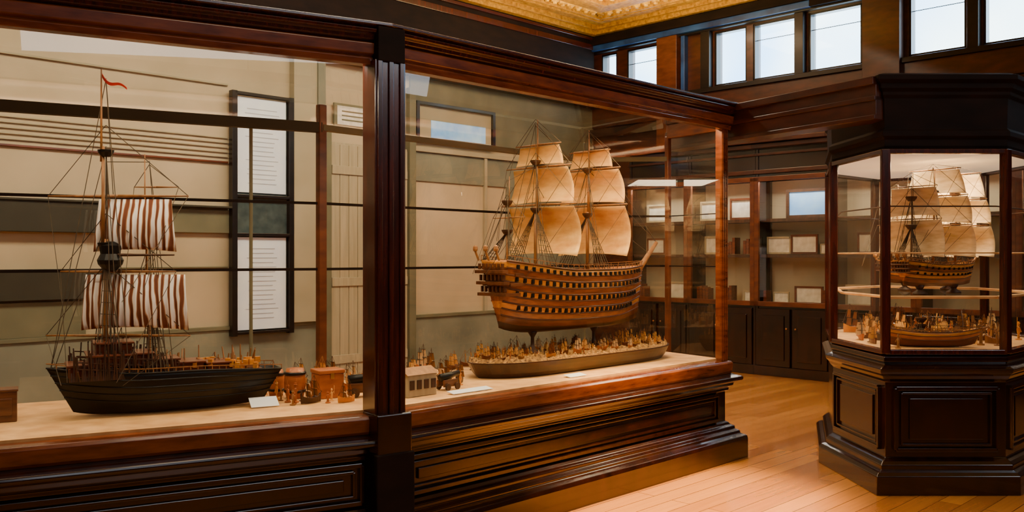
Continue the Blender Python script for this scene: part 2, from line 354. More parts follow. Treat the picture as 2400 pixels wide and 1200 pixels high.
# ---------------------------------------------------------------- ships
def ship(label,loc,rz,L,B,Hh,bands,masts,sailmat,sheer=(.5,.25),brace=0,fine=.35,spar='spar',ports=None,bowsprit=(.3,.12),stand=None,castle=0,rake=.08,keel=.25,wale='hullbrown',kexp=5,bsr=.013,rope=1.0):
    e=empty('model_ship',(loc[0],loc[1],loc[2]),rz,label,'ship model')
    N=28;Mr=len(bands)*2
    def top_z(t): return Hh*(1+sheer[0]*max(0,(.38-t)/.38)**1.3+sheer[1]*max(0,(t-.65)/.35)**1.5)
    def bot_z(t): return Hh*keel*(abs(2*t-1)**kexp)
    def hb(t):
        f=1-max(0,(t-.55)/.45)**2.4
        return B/2*max(.02,f)*(.62+.38*min(1,t/.35)**.7)
    def pt(t,s,side,ins=0):
        ee=fine+.9*abs(2*t-1)**3
        y=(hb(t)-ins)*(max(s,0.0)**ee)*(1-.14*max(0,s-.55)/.45)
        x=-L/2+L*t+rake*L*(s-.3)*max(0,(t-.7)/.3)-rake*.6*L*(s-.3)*max(0,(.15-t)/.15)
        return (x,side*max(y,.003),bot_z(t)+(top_z(t)-bot_z(t))*s)
    mb=MB()
    R=[]
    for j in range(Mr+1):
        s=j/Mr; R.append([pt(i/N,s,-1) for i in range(N+1)]+[pt(i/N,s,1) for i in range(N,-1,-1)])
    mis=[j//2 for j in range(Mr)]
    mb.rings(R,capa=True,capb=False,mis=mis)
    hull=mb.make('hull',bands,parent=e,smooth=True,thick=.006)
    wl=MB()
    for s in [i/len(bands) for i in range(2,len(bands)+1)]:
        for side in(-1,1):
            for i in range(N):
                p=Vector(pt(i/N,s,side));q=Vector(pt((i+1)/N,s,side)); wl.tube(p,q,.0045*L/1.2+.001,n=5,cap=False)
    wl.make('wale',wale,parent=e,smooth=True)
    dk=MB(); sd=.86
    dk.rings([[pt(i/N,sd,-1,.006) for i in range(1,N)],[pt(i/N,sd,1,.006) for i in range(1,N)]],closed=False,capa=False,capb=False)
    dk.make('ship_deck','orange',parent=e)
    dh=MB()
    for t in [.08,.2,.32,.44,.56,.68,.8]:
        z=pt(t,sd,1)[2]; dh.box((-L/2+L*t,0,z+.012*L),(L*.07,hb(t)*.9,.03*L))
    dh.make('deck_house','hullbrown',parent=e,bevel=.002)
    rl=MB()
    for side in(-1,1):
        for i in range(0,N):
            p=Vector(pt(i/N,1,side));q=Vector(pt((i+1)/N,1,side)); up=Vector((0,0,.022*L))
            rl.tube(p+up,q+up,.003,n=4); rl.tube(p,p+up,.0025,n=4)
    rl.make('railing',spar,parent=e)
    if castle:
        ct=MB()
        for side in(-1,1):
            for i in range(3):
                ct.box((-L/2+.01*L+i*.03*L,side*hb(0)*.9,top_z(0)*(.55+.13*i)),(.09*L,.02,.05*Hh))
        for i in range(3):
            ct.box((-L/2-.02*L-.008*L*i,0,top_z(.0)*(.55+.15*i)),(.035*L,hb(0)*1.9,.05*Hh))
            for yy in range(-3,4): ct.box((-L/2-.022*L-.008*L*i,yy*hb(0)*.26,top_z(0)*(.62+.15*i)),(.012*L,.012,.09*Hh))
        ct.make('stern_gallery','hullbrown',parent=e,bevel=.002)
        for side in(-1,0,1):
            MB().tube((-L/2-.05*L,side*hb(0)*.7,top_z(0)*1.0),(-L/2-.07*L,side*hb(0)*.7,top_z(0)*1.12),.008,n=5).lathe((-L/2-.07*L,side*hb(0)*.7,top_z(0)*1.12),[(.012,0),(.016,.012),(.014,.03),(.004,.04)],8).make('stern_lantern','spar',parent=e)
    if ports:
        src=None
        for (s,t0,t1,n) in ports:
            for i in range(n):
                t=t0+(t1-t0)*i/(n-1)
                for side in(-1,):
                    x,y,z=pt(t,s,side)
                    if src is None:
                        src=MB().box((0,0,0),(.022*L/1.5,.02,.028*L/1.5)).make('gun_port','hullblack',parent=e,bevel=.002); o=src
                    else:
                        o=src.copy(); COL.objects.link(o); o.parent=e
                    o.location=(x,y,z)
    rg=MB(); tops=[]; ro=rope
    for md in masts:
        x=md['x']*L-L/2; z0=pt(md['x'],sd,1)[2]-.01; h=md['h']; r=md.get('r',.011)
        mt=MB().tube((x,0,z0),(x,0,z0+(h-z0)*.45),r,r*.8,8).tube((x+.012,0,z0+(h-z0)*.40),(x+.012,0,z0+(h-z0)*.75),r*.75,r*.55,8).tube((x+.02,0,z0+(h-z0)*.7),(x+.02,0,h),r*.5,r*.3,8)
        m=mt.make('mast',md.get('mat',spar),parent=e,smooth=True)
        for zz in (z0+(h-z0)*.43,z0+(h-z0)*.73):
            MB().lathe((x,0,zz),[(.02,-.02),(.035,0),(.038,.012),(.012,.014)]).make('mast_top',md.get('topmat','spardark'),parent=m)
        tops.append((x,z0,h))
        ca,sa=math.cos(brace),math.sin(brace)
        yo=md.get('yo',0); so=md.get('so',0)
        def br(px,py,pz): return (x+px*ca-(py+yo)*sa, px*sa+(py+yo)*ca, pz)
        for (yz,yw) in md['yards']:
            fx=r*1.8
            MB().tube(br(fx,0,yz),br(fx,yw/2,yz),r*.7,r*.3,6).tube(br(fx,0,yz),br(fx,-yw/2,yz),r*.7,r*.3,6).make('yard',spar,parent=m,smooth=True)
            for sg in(-1,1):
                rg.tube(br(fx,sg*yw/2,yz),(x,0,min(h,yz+.5*yw)),.0013*ro,n=3); rg.tube(br(fx,sg*yw/2,yz),br(-.25,sg*yw*.2,max(z0,yz-.5)),.0011*ro,n=3)
        for (s0,s1,w0,w1,bil,fold) in md['sails']:
            nu,nv=(60 if fold else 14),10
            sm=MB(); G=[]
            for j in range(nv+1):
                v=j/nv; row=[]
                for i in range(nu+1):
                    uu=i/nu; w=w0+(w1-w0)*v
                    yy=(uu-.5)*w+so; xx=r*2.5+bil*math.sin(math.pi*min(1,v*.9+.05))*(1-.5*(2*uu-1)**2)
                    if fold: xx+=.012*math.sin(uu*fold*2*math.pi+.8*math.sin(v*4))*(.4+.6*v)
                    zz=s0+(s1-s0)*v+(.03*w*(1-(2*uu-1)**2) if v==1 else 0)
                    row.append((xx,yy,zz))
                G.append(row)
            sm.rings(G,closed=False,capa=False,capb=False)
            sm.make('sail',sailmat,parent=m,smooth=True,thick=.002,loc=(x,0,0),rz=brace)
        for side in(-1,1):
            ends=[]
            for kx in range(6):
                t=md['x']-.06+.02*kx-.02; t=min(max(t,.01),.97)
                p=Vector(pt(t,1,side)); q=Vector((x,0,z0+(h-z0)*.43)); rg.tube(p,q,.0018*ro,n=3); ends.append((p,q))
            for f in [i/11 for i in range(1,10)]:
                rg.tube(ends[0][0].lerp(ends[0][1],f),ends[-1][0].lerp(ends[-1][1],f),.0012*ro,n=3)
            for dx in(.10,.07,.04):
                rg.tube(pt(max(.01,md['x']-dx),1,side),(x,0,z0+(h-z0)*(.97 if dx==.10 else .74)),.0014*ro,n=3)
            rg.tube((x,side*.035,z0+(h-z0)*.43),(x,0,z0+(h-z0)*.75),.0014*ro,n=3)
    p=Vector(pt(.97,.9,1)); p.y=0; q=p+Vector((bowsprit[0],0,bowsprit[1]))
    MB().tube(p-(q-p)*.35,q,bsr,bsr*.5,8).make('bowsprit',spar,parent=e,smooth=True)
    if tops:
        rg.tube(q,(tops[-1][0],0,tops[-1][2]*.97),.0014*ro,n=3); rg.tube(p.lerp(q,.6),(tops[-1][0],0,tops[-1][1]+(tops[-1][2]-tops[-1][1])*.5),.0014*ro,n=3); rg.tube(q,(tops[-1][0],0,tops[-1][1]+(tops[-1][2]-tops[-1][1])*.74),.0014*ro,n=3)
        for a,b in zip(tops[:-1],tops[1:]):
            rg.tube((a[0],0,a[2]*.97),(b[0],0,b[1]+(b[2]-b[1])*.7),.0014*ro,n=3); rg.tube((a[0],0,a[1]+(a[2]-a[1])*.6),(b[0],0,b[1]+.02),.0014*ro,n=3)
    if rg.v: rg.make('rigging','rope',parent=e)
    if stand:
        for (x,zl) in stand:
            MB().lathe((x,0,-zl),[(.05,0),(.05,.012),(.02,.03),(.013,.06),(.012,zl-.03),(.03,zl),(.03,zl+.012)]).make('stand_pillar','spardark' ,parent=e,smooth=True)
    return e
zk=.985; c=B2(2.07,.55)
def zz(z): return z-zk
sh2=ship('large wooden three-decked warship model with golden sails on pillars',(c.x,c.y,zk),A2,1.5,.44,.42,
 ['basedark','hullred','hullamber','hullochre','hullamber','hullochre','hullamber','hullochre','hullamber','hullochre'],
 [dict(x=.06,h=zz(2.02),r=.008,yards=[(zz(1.75),.3)],sails=[]),
  dict(x=.24,h=zz(2.42),r=.013,yards=[(zz(2.25),.42),(zz(2.10),.60),(zz(1.845),.70)],sails=[(zz(2.24),zz(2.11),.36,.44,.02,0),(zz(2.09),zz(1.85),.50,.60,.08,0),(zz(1.83),zz(1.50),.60,.66,.14,0)]),
  dict(x=.60,h=zz(2.40),r=.013,yards=[(zz(2.25),.38),(zz(2.12),.56),(zz(1.86),.68)],sails=[(zz(2.26),zz(2.13),.32,.40,.02,0),(zz(2.11),zz(1.87),.50,.60,.08,0),(zz(1.85),zz(1.50),.60,.64,.14,0)])],
 'sail',sheer=(.16,.06),fine=.24,kexp=5,rake=.05,ports=[(.35,.08,.88,24),(.55,.06,.9,24),(.75,.05,.92,24),(.93,.05,.92,24)],bowsprit=(.24,.22),stand=[(-.42,.138),(.22,.138)],castle=1,keel=.12,bsr=.028,rope=1.5)
c=B2(2.05,.50)
e=empty('harbour_diorama',(c.x,c.y,.7351),A2,'long low dark brown hull-shaped base covered with tiny harbour scenery','diorama')
def hw(t): return .25*(1-abs(2*t-1)**5)**.7
Rr=[]
for z,sx,sy in((0,.93,.8),(.03,.96,.9),(.07,.985,.97),(.095,1,1),(.10,1,1)):
    Rr.append([((-1.0+2*i/40)*sx,-hw(i/40)*sy-.01,z) for i in range(41)]+[((-1.0+2*i/40)*sx,hw(i/40)*sy+.01,z) for i in range(40,-1,-1)])
MB().rings(Rr).make('diorama_base','basedark',parent=e)
mb=MB(); G=[]
for i in range(81):
    row=[]
    for j in range(21):
        ed=1 if 0<i<80 and 0<j<20 else 0
        row.append((-.97+1.94*i/80,hw(i/80*.97+.015)*(-1+2*j/20)*.97,.1001+ed*(.003+.03*random.random()**2)))
    G.append(row)
mb.rings(G,closed=False,capa=False,capb=False); mb.make('diorama_terrain','land',parent=e)
fb=MB().lathe((0,0,0),[(.011,0),(.011,.003),(.004,.004)],8)
fb.tube((-.003,0,.003),(-.002,0,.02),.0026,n=5).tube((.003,0,.003),(.002,0,.02),.0026,n=5)
fb.lathe((0,0,0),[(.0045,.018),(.006,.03),(.0045,.036),(.002,.038),(.004,.041),(.004,.046),(.006,.047),(.0035,.048),(.003,.052)],7)
fb.tube((-.005,0,.034),(-.010,.003,.022),.002,n=4).tube((.005,0,.034),(.011,.002,.040),.002,n=4).tube((.011,.002,.03),(.011,.002,.065),.001,n=4)
fig=fb.make('figurine','hullochre',loc=(0,0,0))
top(fig,'tiny carved figurine standing on the harbour diorama','figurine','tiny figurines on the diorama')
figm=[fig.data]
for mm in('spar','spardark','orange','sail'):
    d_=fig.data.copy(); d_.materials[0]=M[mm]; figm.append(d_)
bb_=MB(); Rb=[]
for i in range(9):
    t=i/8; w=.009*math.sin(math.pi*min(.97,max(.05,t)))**.6+.0005
    Rb.append([(-.028+.056*t,-w,.014+.008*abs(2*t-1)**2),(-.028+.056*t,-w*.4,.001),(-.028+.056*t,w*.4,.001),(-.028+.056*t,w,.014+.008*abs(2*t-1)**2)])
bb_.rings(Rb)
for xm,hm in((-.010,.062),(.009,.070)):
    bb_.tube((xm,0,.01),(xm,0,hm),.0011,.0007,5,mi=1)
    for zf,wf in((.5,.012),(.8,.008)):
        bb_.tube((xm,-wf,hm*zf),(xm,wf,hm*zf),.0008,n=4,mi=1)
    for z0_,z1_,w0_,w1_ in((.5,.26,.011,.013),(.8,.53,.007,.010)):
        bb_.quad((xm+.001,-w0_,hm*z0_),(xm+.001,w0_,hm*z0_),(xm+.004,w1_,hm*z1_),(xm+.004,-w1_,hm*z1_),mi=2)
    bb_.tube((xm,0,hm),(.030,0,.026),.0005,n=3,mi=1); bb_.tube((xm,0,hm),(-.028,0,.022),.0005,n=3,mi=1)
bb_.tube((.022,0,.02),(.032,0,.027),.001,n=4,mi=1)
mini=bb_.make('miniature_ship',['spar','spardark','sail'],loc=(0,0,0))
top(mini,'tiny two-masted wooden ship with tan sails','ship model','tiny ships on the diorama')
minim=[mini.data]
for mm in(('orange','spardark','sailpale'),('spardark','spardark','spar'),('hullred','spar','sail'),('hullochre','spardark','hullamber')):
    d_=mini.data.copy()
    for i_,q_ in enumerate(mm): d_.materials[i_]=M[q_]
    minim.append(d_)
placed=[]
def free(x,y,r):
    for (a,b_,c_) in placed:
        if (a-x)**2+(b_-y)**2<(c_+r)**2: return False
    placed.append((x,y,r)); return True
used=set()
def putone(kind,i,x,y,z,s,lab,grp,rz=None):
    src=fig if kind=='f' else mini
    if kind not in used: o=src; used.add(kind)
    else:
        o=src.copy(); COL.objects.link(o)
    o.data=(figm if kind=='f' else minim)[i%5]
    o.location=(x,y,z); o.scale=(s,s,s*random.uniform(.85,1.25)); o.rotation_euler=(0,0,random.uniform(0,6.28) if rz is None else rz)
    o['label']=lab; o['group']=grp
# pillars of the warship stand here
for sx_ in(-.42,.22):
    q=B2(2.07+sx_,.55); placed.append((q.x,q.y,.055))
for i in range(260):
    s_=random.uniform(-.9,.9); q=B2(2.05+s_,.50+random.uniform(-.8,.6)*hw((s_+1)/2)); s=random.uniform(.9,1.6)
    if free(q.x,q.y,.031*s): putone('m',i,q.x,q.y,.847,s,'tiny two-masted wooden ship on the harbour diorama','tiny ships on the diorama',A2+random.uniform(-.5,.5))
for i in range(260):
    s_=random.uniform(-.92,.92); q=B2(2.05+s_,.50+random.uniform(-.9,.7)*hw((s_+1)/2)*.9); s=random.uniform(.6,1.0)
    if free(q.x,q.y,.012*s): putone('f',i,q.x,q.y,.847,s,'tiny carved figurine standing on the harbour diorama','tiny figurines on the diorama')
# left ship
L1=.95; c=B1(.93,.5)
zk=.736
def b(z): return z-zk
sh1=ship('black-hulled sailing ship model with gathered striped sails and a red pennant',(c.x,c.y,zk),A1+math.pi,L1,.34,.205,
 ['hullblack','hullblack','hullblack','hullblack','hullblack','hullblack'],
 [dict(x=.61,h=b(2.0),r=.008,yo=-.03,yards=[(b(1.84),.22)],sails=[]),
  dict(x=.815,h=b(2.40),r=.012,topmat='hullblack',yo=-.05,so=-.13,yards=[(b(1.79),.68),(b(1.425),.56),(b(1.115),.70)],sails=[(b(1.775),b(1.52),.35,.40,-.03,9),(b(1.41),b(1.14),.48,.52,-.03,12)])],
 'stripe',sheer=(-.10,.16),brace=math.pi/2-(A1+math.pi),bowsprit=(.03,.01),rake=.12,keel=.12,wale='hullblack',rope=1.6)
mastx=.815*L1-L1/2
rw=-(A1+math.pi)
yl=MB(); yl.tube((.05,0,b(1.505)),(.33,0,b(1.505)),.008,.004); yl.make('yard','spardark',parent=sh1,loc=(mastx,0,0),rz=rw)
MB().lathe((0,0,b(1.46)),[(.03,-.03),(.055,0),(.06,.02),(.045,.05),(.05,.09),(.02,.11)],12).make('fighting_top','hullblack',parent=sh1,loc=(mastx-.02,0,0))
G=[]
for i in range(13):
    t=i/12; zc_=1.655-.075*t**.7-.012*math.sin(t*6); G.append([(.0+.12*t,-.0,zc_),(.12*t,.004,zc_-.018*(1-t*.5))])
m=MB(); m.rings(G,closed=False,capa=False,capb=False)
m.make('pennant','red',parent=sh1,thick=.004,loc=(mastx+.02,0,-.01),rz=rw)
fc=MB(); rr=random.Random(3)
for (x0,w,hh,dz) in ((.39,.15,.20,.20),(.28,.20,.24,.245),(.27,.16,.18,.30),(.17,.14,.20,.245),(.06,.16,.17,.21),(-.08,.12,.16,.19),(-.22,.12,.16,.18)):
    fc.box((x0,0,dz+.02),(w,hh,.05)); fc.box((x0,0,dz+.05),(w+.02,hh+.02,.010))
fc.make('forecastle','hullred',parent=sh1,bevel=.003)
fr_=MB()
for i in range(80):
    x=-.04+.50*i/79; zt_=.34-.14*abs(x-.28)/.3
    for sy in(-.125,.125): fr_.tube((x,sy,.18),(x+rr.uniform(-.015,.015),sy+rr.uniform(-.02,.02),zt_+rr.uniform(-.06,.07)),.004,n=4)
for z in(.24,.27,.30): 
    for sy in(-.125,.125): fr_.tube((.03,sy,z-.04),(.43,sy,z),.004,n=4)
fr_.make('forecastle_rail','spardark',parent=sh1)
gr=MB()
for i in range(60):
    x=-.43+.52*i/59; gr.tube((x,-.10+rr.uniform(0,.12),.15),(x+rr.uniform(-.02,.02),-.09+rr.uniform(-.01,.10),.20+rr.uniform(0,.11)),.006,.003,n=5)
gr.make('belaying_pins','spar',parent=sh1)
gr=MB()
for i in range(60):
    x=-.42+.50*i/59; gr.box((x,rr.uniform(-.12,.08),.20+rr.uniform(0,.035)),(.02,.025,.03),rr.uniform(0,3))
gr.make('deck_fittings','hullochre',parent=sh1)
x,y=-1.0,4.86
e=empty('wooden_box',(x,y,.736),A1+.1,'small orange wooden chest beside the black ship model','box')
MB().box((0,0,.065),(.14,.12,.13)).make('box_body','orange',parent=e,bevel=.004)
MB().box((0,0,.142),(.15,.13,.022)).make('box_lid','orange',parent=e,bevel=.005)
MB().box((0,-.063,.12),(.02,.01,.03)).make('latch','brass',parent=e)
placed.append((-1.0,4.86,.11))
e=empty('wooden_barrel',(-1.17,4.83,.736),.3,'small model barrel with dark hoops','barrel','small barrels beside the chest')
MB().lathe((0,0,0),[(.045,0),(.055,.04),(.058,.08),(.055,.12),(.045,.16)]).make('barrel_body','orange',parent=e,smooth=True)
for z in(.03,.125): MB().lathe((0,0,z),[(.054,0),(.059,.003),(.059,.014),(.054,.017)]).make('barrel_hoop','black',parent=e,smooth=True)
clone(e,(-1.29,4.90,.736),.9,(.8,.8,.9)); clone(e,(-.60,5.18,.736),.9,(.6,.6,.6)); clone(e,(-.68,5.30,.736),.4,(.7,.7,.7))
for p_ in((-1.17,4.83),(-1.29,4.9),(-.6,5.18),(-.68,5.3)): placed.append((*p_,.065))
e=empty('model_cannon',(-.80,4.88,.736),.3,'dark model cannon on a small wheeled carriage','model cannon','model cannons on the case floor')
MB().tube((-.09,0,.09),(.10,0,.11),.028,.018,12).make('cannon_barrel','hullblack',parent=e,smooth=True)
MB().box((-.02,-.03,.05),(.14,.015,.05)).box((-.02,.03,.05),(.14,.015,.05)).make('carriage','hullbrown',parent=e,bevel=.003)
for sx in(-.06,.04):
    for sy in(-.045,.045): MB().tube((sx,sy-.006,.025),(sx,sy+.006,.025),.025,n=14).make('wheel','spardark',parent=e)
clone(e,(-.36,5.14,.736),.9,(.8,.8,.8))
for p_ in((-.80,4.88),(-.36,5.14)): placed.append((*p_,.11))
def card(x,y,w,h,rz,lab,z=.736,tilt=-.5):
    o=MB().box((0,0,0),(w,h,.004)).make('label_card','white',loc=(x,y,z+.5*h*math.sin(-tilt)+.004),rz=rz)
    o.rotation_euler=(-tilt,0,rz); return top(o,lab,'card','information cards in the display case')
cl='white printed information card lying on the case floor'
card(-1.26,4.55,.14,.08,A1,cl); placed.append((-1.26,4.55,.09))
for s_,w_ in((.70,.30),(1.6,.16)):
    q=B2(s_,.13); card(q.x,q.y,w_,.06,A2,cl,tilt=-.15)
e=empty('model_house',(-.53,4.93,.736),A2,'small brown model building with dark windows','model building')
MB().box((0,0,.06),(.20,.12,.12)).make('house_body','palewood',parent=e,bevel=.003)
MB().rings([[(-.11,-.07,.12),(-.11,.07,.12),(-.11,0,.155)],[(.11,-.07,.12),(.11,.07,.12),(.11,0,.155)]]).make('roof','spar',parent=e)
for i in range(4):
    MB().box((-.075+.05*i,-.062,.065),(.03,.008,.05)).make('house_window','spardark',parent=e)
placed.append((-.53,4.93,.12))
o=MB().box((0,0,.07),(.12,.1,.14)).box((0,0,.145),(.13,.11,.012)).box((0,-.052,.07),(.08,.01,.08)).make('wooden_block','hullbrown',loc=(-2.36,4.15,.736),rz=A1,bevel=.004)
top(o,'dark brown wooden block at the end of the case floor','box')
def scatter(nm,nf,fn,sm,sf,place,grp,z=.7361,rz=None):
    for i in range(nm):
        x,y=fn(); s=random.uniform(*sm)
        if free(x,y,.031*s): putone('m',i,x,y,z,s,'small two-masted wooden ship model '+place,'small ships '+grp,None if rz is None else rz+random.uniform(-.6,.6))
    for i in range(nf):
        x,y=fn(); s=random.uniform(*sf)
        if free(x,y,.012*s): putone('f',i,x,y,z,s,'small carved figurine '+place,'figurines '+grp)
scatter(120,90,lambda:tuple(B1(random.uniform(.0,.9),random.uniform(.70,.95))),(1.6,3.0),(1.2,2.2),'beside the black ship','beside the black ship',rz=A1)
scatter(60,60,lambda:tuple(B1(random.uniform(.02,.40),random.uniform(.3,.66))),(1.3,2.2),(1.0,1.8),'beside the black ship','beside the black ship',rz=A1)
scatter(80,60,lambda:tuple(B2(random.uniform(.15,.92),random.uniform(.35,.85))),(1.3,2.4),(1.0,1.8),'on the case floor','beside the model building',rz=A2)
scatter(70,40,lambda:tuple(B2(random.uniform(1.0,2.7),random.uniform(.84,1.0))),(1.6,2.6),(1.2,2.2),'on the case floor','behind the diorama',rz=A2)
# ---------------------------------------------------------------- right polygonal case
V=[Vector(p) for p in((2.375,5.7),(3.14,5.7),(3.85,6.4),(3.85,7.3),(3.2,7.9),(2.6,7.35),(2.33,6.5))]
c2=empty('octagonal_display_case',(3.0,6.6,0),0,'dark mahogany polygonal glass display case with heavy cornice','display case')
def k2(mb,name,mat,**kw):
    mb.v=[(x-3.0,y-6.6,z) for x,y,z in mb.v]; return mb.make(name,mat,parent=c2,**kw)
k2(sweep(V,[(.10,0),(.10,.12),(.08,.14),(.05,.15),(.05,.18),(.03,.20),(.0,.22),(0,.70),(.02,.72),(.03,.74),(.05,.76),(.055,.785),(.03,.80),(.0,.81),(.015,.83),(.015,.86),(-.02,.88)]),'base_body','dark',bevel=.004)
k2(sweep(V,[(-.03,.8801),(-.03,.892)]),'display_floor','deck')
k2(sweep(V,[(-.03,2.18),(.0,2.18),(.01,2.2),(.01,2.24),(.03,2.26),(.03,2.29),(.01,2.31),(.015,2.50),(.03,2.52),(.03,2.54),(.05,2.56),(.05,2.59),(.08,2.61),(.08,2.64),(.02,2.66)],True,True),'cornice','matte',bevel=.003)
k2(sweep(offset(V,-.05),[(0,2.17),(0,2.179)]),'lamp_panel','light_src')
for i in range(7):
    a=V[i];b_=V[(i+1)%7];dv=b_-a;cc=(a+b_)/2;rz=math.atan2(dv.y,dv.x)
    k2(MB().pane((cc.x,cc.y,1.53),dv.length-.05,1.3,rz),'glass_pane','glass')
    k2(MB().box((a.x,a.y,1.53),(.055,.055,1.3),rz-.2),'case_post','post',bevel=.006)
    k2(MB().box((cc.x,cc.y,2.165),(dv.length,.05,.03),rz),'glazing_rail','post',bevel=.004)
    k2(MB().box((cc.x,cc.y,.89),(dv.length,.05,.03),rz),'glazing_rail','post',bevel=.004)
for i in(0,1,6):
    k2(bpanel(V[i],V[(i+1)%7],.06,.27,.66),'base_panel','dark',bevel=.003)
VV=offset(V,-.06)
for zsh in(1.235,1.52,1.82):
    if zsh<1.3:
        k2(MB().rings([[(p.x,p.y,zsh) for p in VV]],capa=False,capb=True),'glass_shelf','glass')
    for i in range(7):
        a=VV[i];b_=VV[(i+1)%7]; k2(MB().tube((a.x,a.y,zsh),(b_.x,b_.y,zsh),.011 if zsh<1.3 else .005,n=6),'shelf_edge','deck' if zsh<1.7 else 'spardark')
def tri(k_): return [dict(x=.12,h=.84*k_,r=.007,yards=[(.74*k_,.36),(.50*k_,.42)],sails=[(.73*k_,.52*k_,.32,.38,.04,0),(.49*k_,.22*k_,.40,.44,.05,0)]),
  dict(x=.43,h=.92*k_,r=.009,yards=[(.88*k_,.38),(.68*k_,.48),(.46*k_,.54)],sails=[(.87*k_,.69*k_,.34,.44,.03,0),(.67*k_,.47*k_,.46,.52,.05,0),(.45*k_,.22*k_,.52,.56,.07,0)]),
  dict(x=.76,h=.92*k_,r=.009,yards=[(.86*k_,.36),(.66*k_,.44),(.46*k_,.50)],sails=[(.85*k_,.67*k_,.32,.40,.03,0),(.65*k_,.47*k_,.42,.48,.05,0),(.45*k_,.22*k_,.48,.52,.07,0)])]
hb_=['hullbrown','hullamber','hullochre','hullochre','hullamber','hullochre']
sh3=ship('three-masted wooden ship model with pale tan sails on a glass shelf',(2.97,6.25,1.29),math.radians(34),.84,.24,.15,hb_,tri(.92),'sailpale',sheer=(.2,.1),keel=.1,ports=[(.55,.1,.88,12),(.82,.1,.88,12)],bowsprit=(.06,.05),stand=[(-.22,.054),(.2,.054)],castle=1,rope=1.3)
sh3b=ship('three-masted ship model with tan sails behind another ship',(3.22,6.95,1.29),math.radians(20),.80,.24,.15,hb_,tri(.90),'sailpale',sheer=(.2,.1),keel=.1,bowsprit=(.05,.04),stand=[(-.22,.054),(.2,.054)],castle=1,rope=1.3)
sh4=ship('low red-hulled galley model with short masts on the case floor',(2.80,6.0,.893),math.radians(-6),.60,.20,.10,
 ['hullred','hullred','orange','hullochre'],[dict(x=.4,h=.22,r=.006,yards=[],sails=[])],'sailpale',sheer=(.3,.3),bowsprit=(.06,.02))
for xx in(2.5,2.6,2.7,2.8,2.9,3.0,3.1): placed.append((xx,6.0-.1*(xx-2.8),.115))
inset=offset(V,-.16)
def rin():
    while True:
        x,y=random.uniform(2.4,3.7),random.uniform(5.8,7.5)
        if all(((inset[(i+1)%7]-inset[i]).x*(y-inset[i].y)-(inset[(i+1)%7]-inset[i]).y*(x-inset[i].x))>0 for i in range(7)): return x,y
scatter(300,200,rin,(1.8,3.2),(1.4,2.4),'on the polygonal case floor','in the polygonal case',z=.8921)
# portal beam across the aisle
p,q=Vector((1.33,7.42)),Vector((2.36,5.70)); dv=(q-p); cc=(p+q)/2; rz=math.atan2(dv.y,dv.x)
mb=MB().box((cc.x,cc.y,2.49),(dv.length,.14,.20),rz).box((cc.x,cc.y,2.61),(dv.length,.20,.05),rz).box((cc.x,cc.y,2.38),(dv.length,.17,.03),rz).box((cc.x,cc.y,2.50),(dv.length,.165,.03),rz)
struct(mb.make('trim_195','wallwood',bevel=.004))
# ---------------------------------------------------------------- back wall cabinets
def cabinet():
    cab=empty('wall_cabinet',(0,0,0),0,'dark wood wall cabinet with glazed shelves above panelled doors','cabinet','built-in cabinets along the wall')
    mb=MB()
    for x in(.02,.98): mb.box((x,.19,1.45),(.04,.38,2.9))
    mb.box((.5,.19,.45),(.92,.36,.86)); mb.box((.5,.19,2.7),(.92,.36,.46)); mb.box((.5,.17,.06),(1,.42,.12))
    mb.make('cabinet_body','dark',parent=cab,bevel=.004)
    MB().box((.5,.36,1.68),(.92,.02,1.56)).make('back_panel','tan',parent=cab)
    for z in(1.5,1.95): MB().box((.5,.20,z),(.92,.30,.04)).make('shelf','spardark',parent=cab)
    MB().box((.5,.20,.895),(.92,.3,.02)).make('shelf','palewood',parent=cab)
    mb=MB()
    for x in(.03,.97): mb.box((x,-.02,1.68),(.06,.04,1.62))
    for z in(.90,2.47): mb.box((.5,-.02,z),(1,.04,.06))
    d=mb.make('glazed_door','brown',parent=cab,bevel=.004)
    MB().pane((.5,-.02,1.68),.9,1.5).make('door_glass','glass',parent=d)
    for x in(.26,.74):
        d=MB().box((x,-.012,.48),(.44,.024,.72)).box((x,-.03,.48),(.30,.02,.56)).make('cabinet_door','dark',parent=cab,bevel=.006)
        MB().lathe((x+(.18 if x<.5 else -.18),-.035,.6),[(.004,-.012),(.012,-.006),(.012,.006),(.004,.012)],10).make('door_knob','spar',parent=d)
    mb=MB()
    for z,dp,h in((2.56,.05,.05),(2.78,.04,.03),(2.88,.10,.05),(2.94,.16,.05)): mb.box((.5,.19-dp/2,z),(1.0,.38+dp,h))
    mb.make('cornice','wallwood',parent=cab,bevel=.004)
    return cab
cab=cabinet(); q=W(.4,1.0); cab.location=(q.x,q.y,0); cab.rotation_euler=(0,0,AV)
for i in range(2,8):
    q=W(.4,float(i)); clone(cab,(q.x,q.y,0),AV)
def cabpt(b,n): return W(.4-n,b)
fr=empty('framed_photograph',(0,0,0),0,'small pale framed photograph standing on a cabinet shelf','picture frame','framed pictures on the cabinet shelves')
mb=MB()
for x in(-.14,.14): mb.box((x,0,.1),(.02,.02,.2))
for z in(.01,.19): mb.box((0,0,z),(.28,.02,.02))
mb.make('picture_frame','palewood',parent=fr); MB().box((0,.004,.1),(.27,.008,.18)).make('photo_print','cream',parent=fr)
items=[(3.24,1.525,1.1),(3.58,1.525,1.2),(3.87,1.525,.65),(3.27,.906,.8),(3.64,.906,1.3),(2.3,1.525,1.1),(2.86,.906,.8),(1.35,1.525,1.2),(1.7,.906,1.4),(2.25,1.975,1.2),(4.4,1.525,1.2),(4.3,.906,1.3),(1.4,1.975,1.4),(2.72,1.975,1.3),(5.5,1.525,1.2)]
first=True
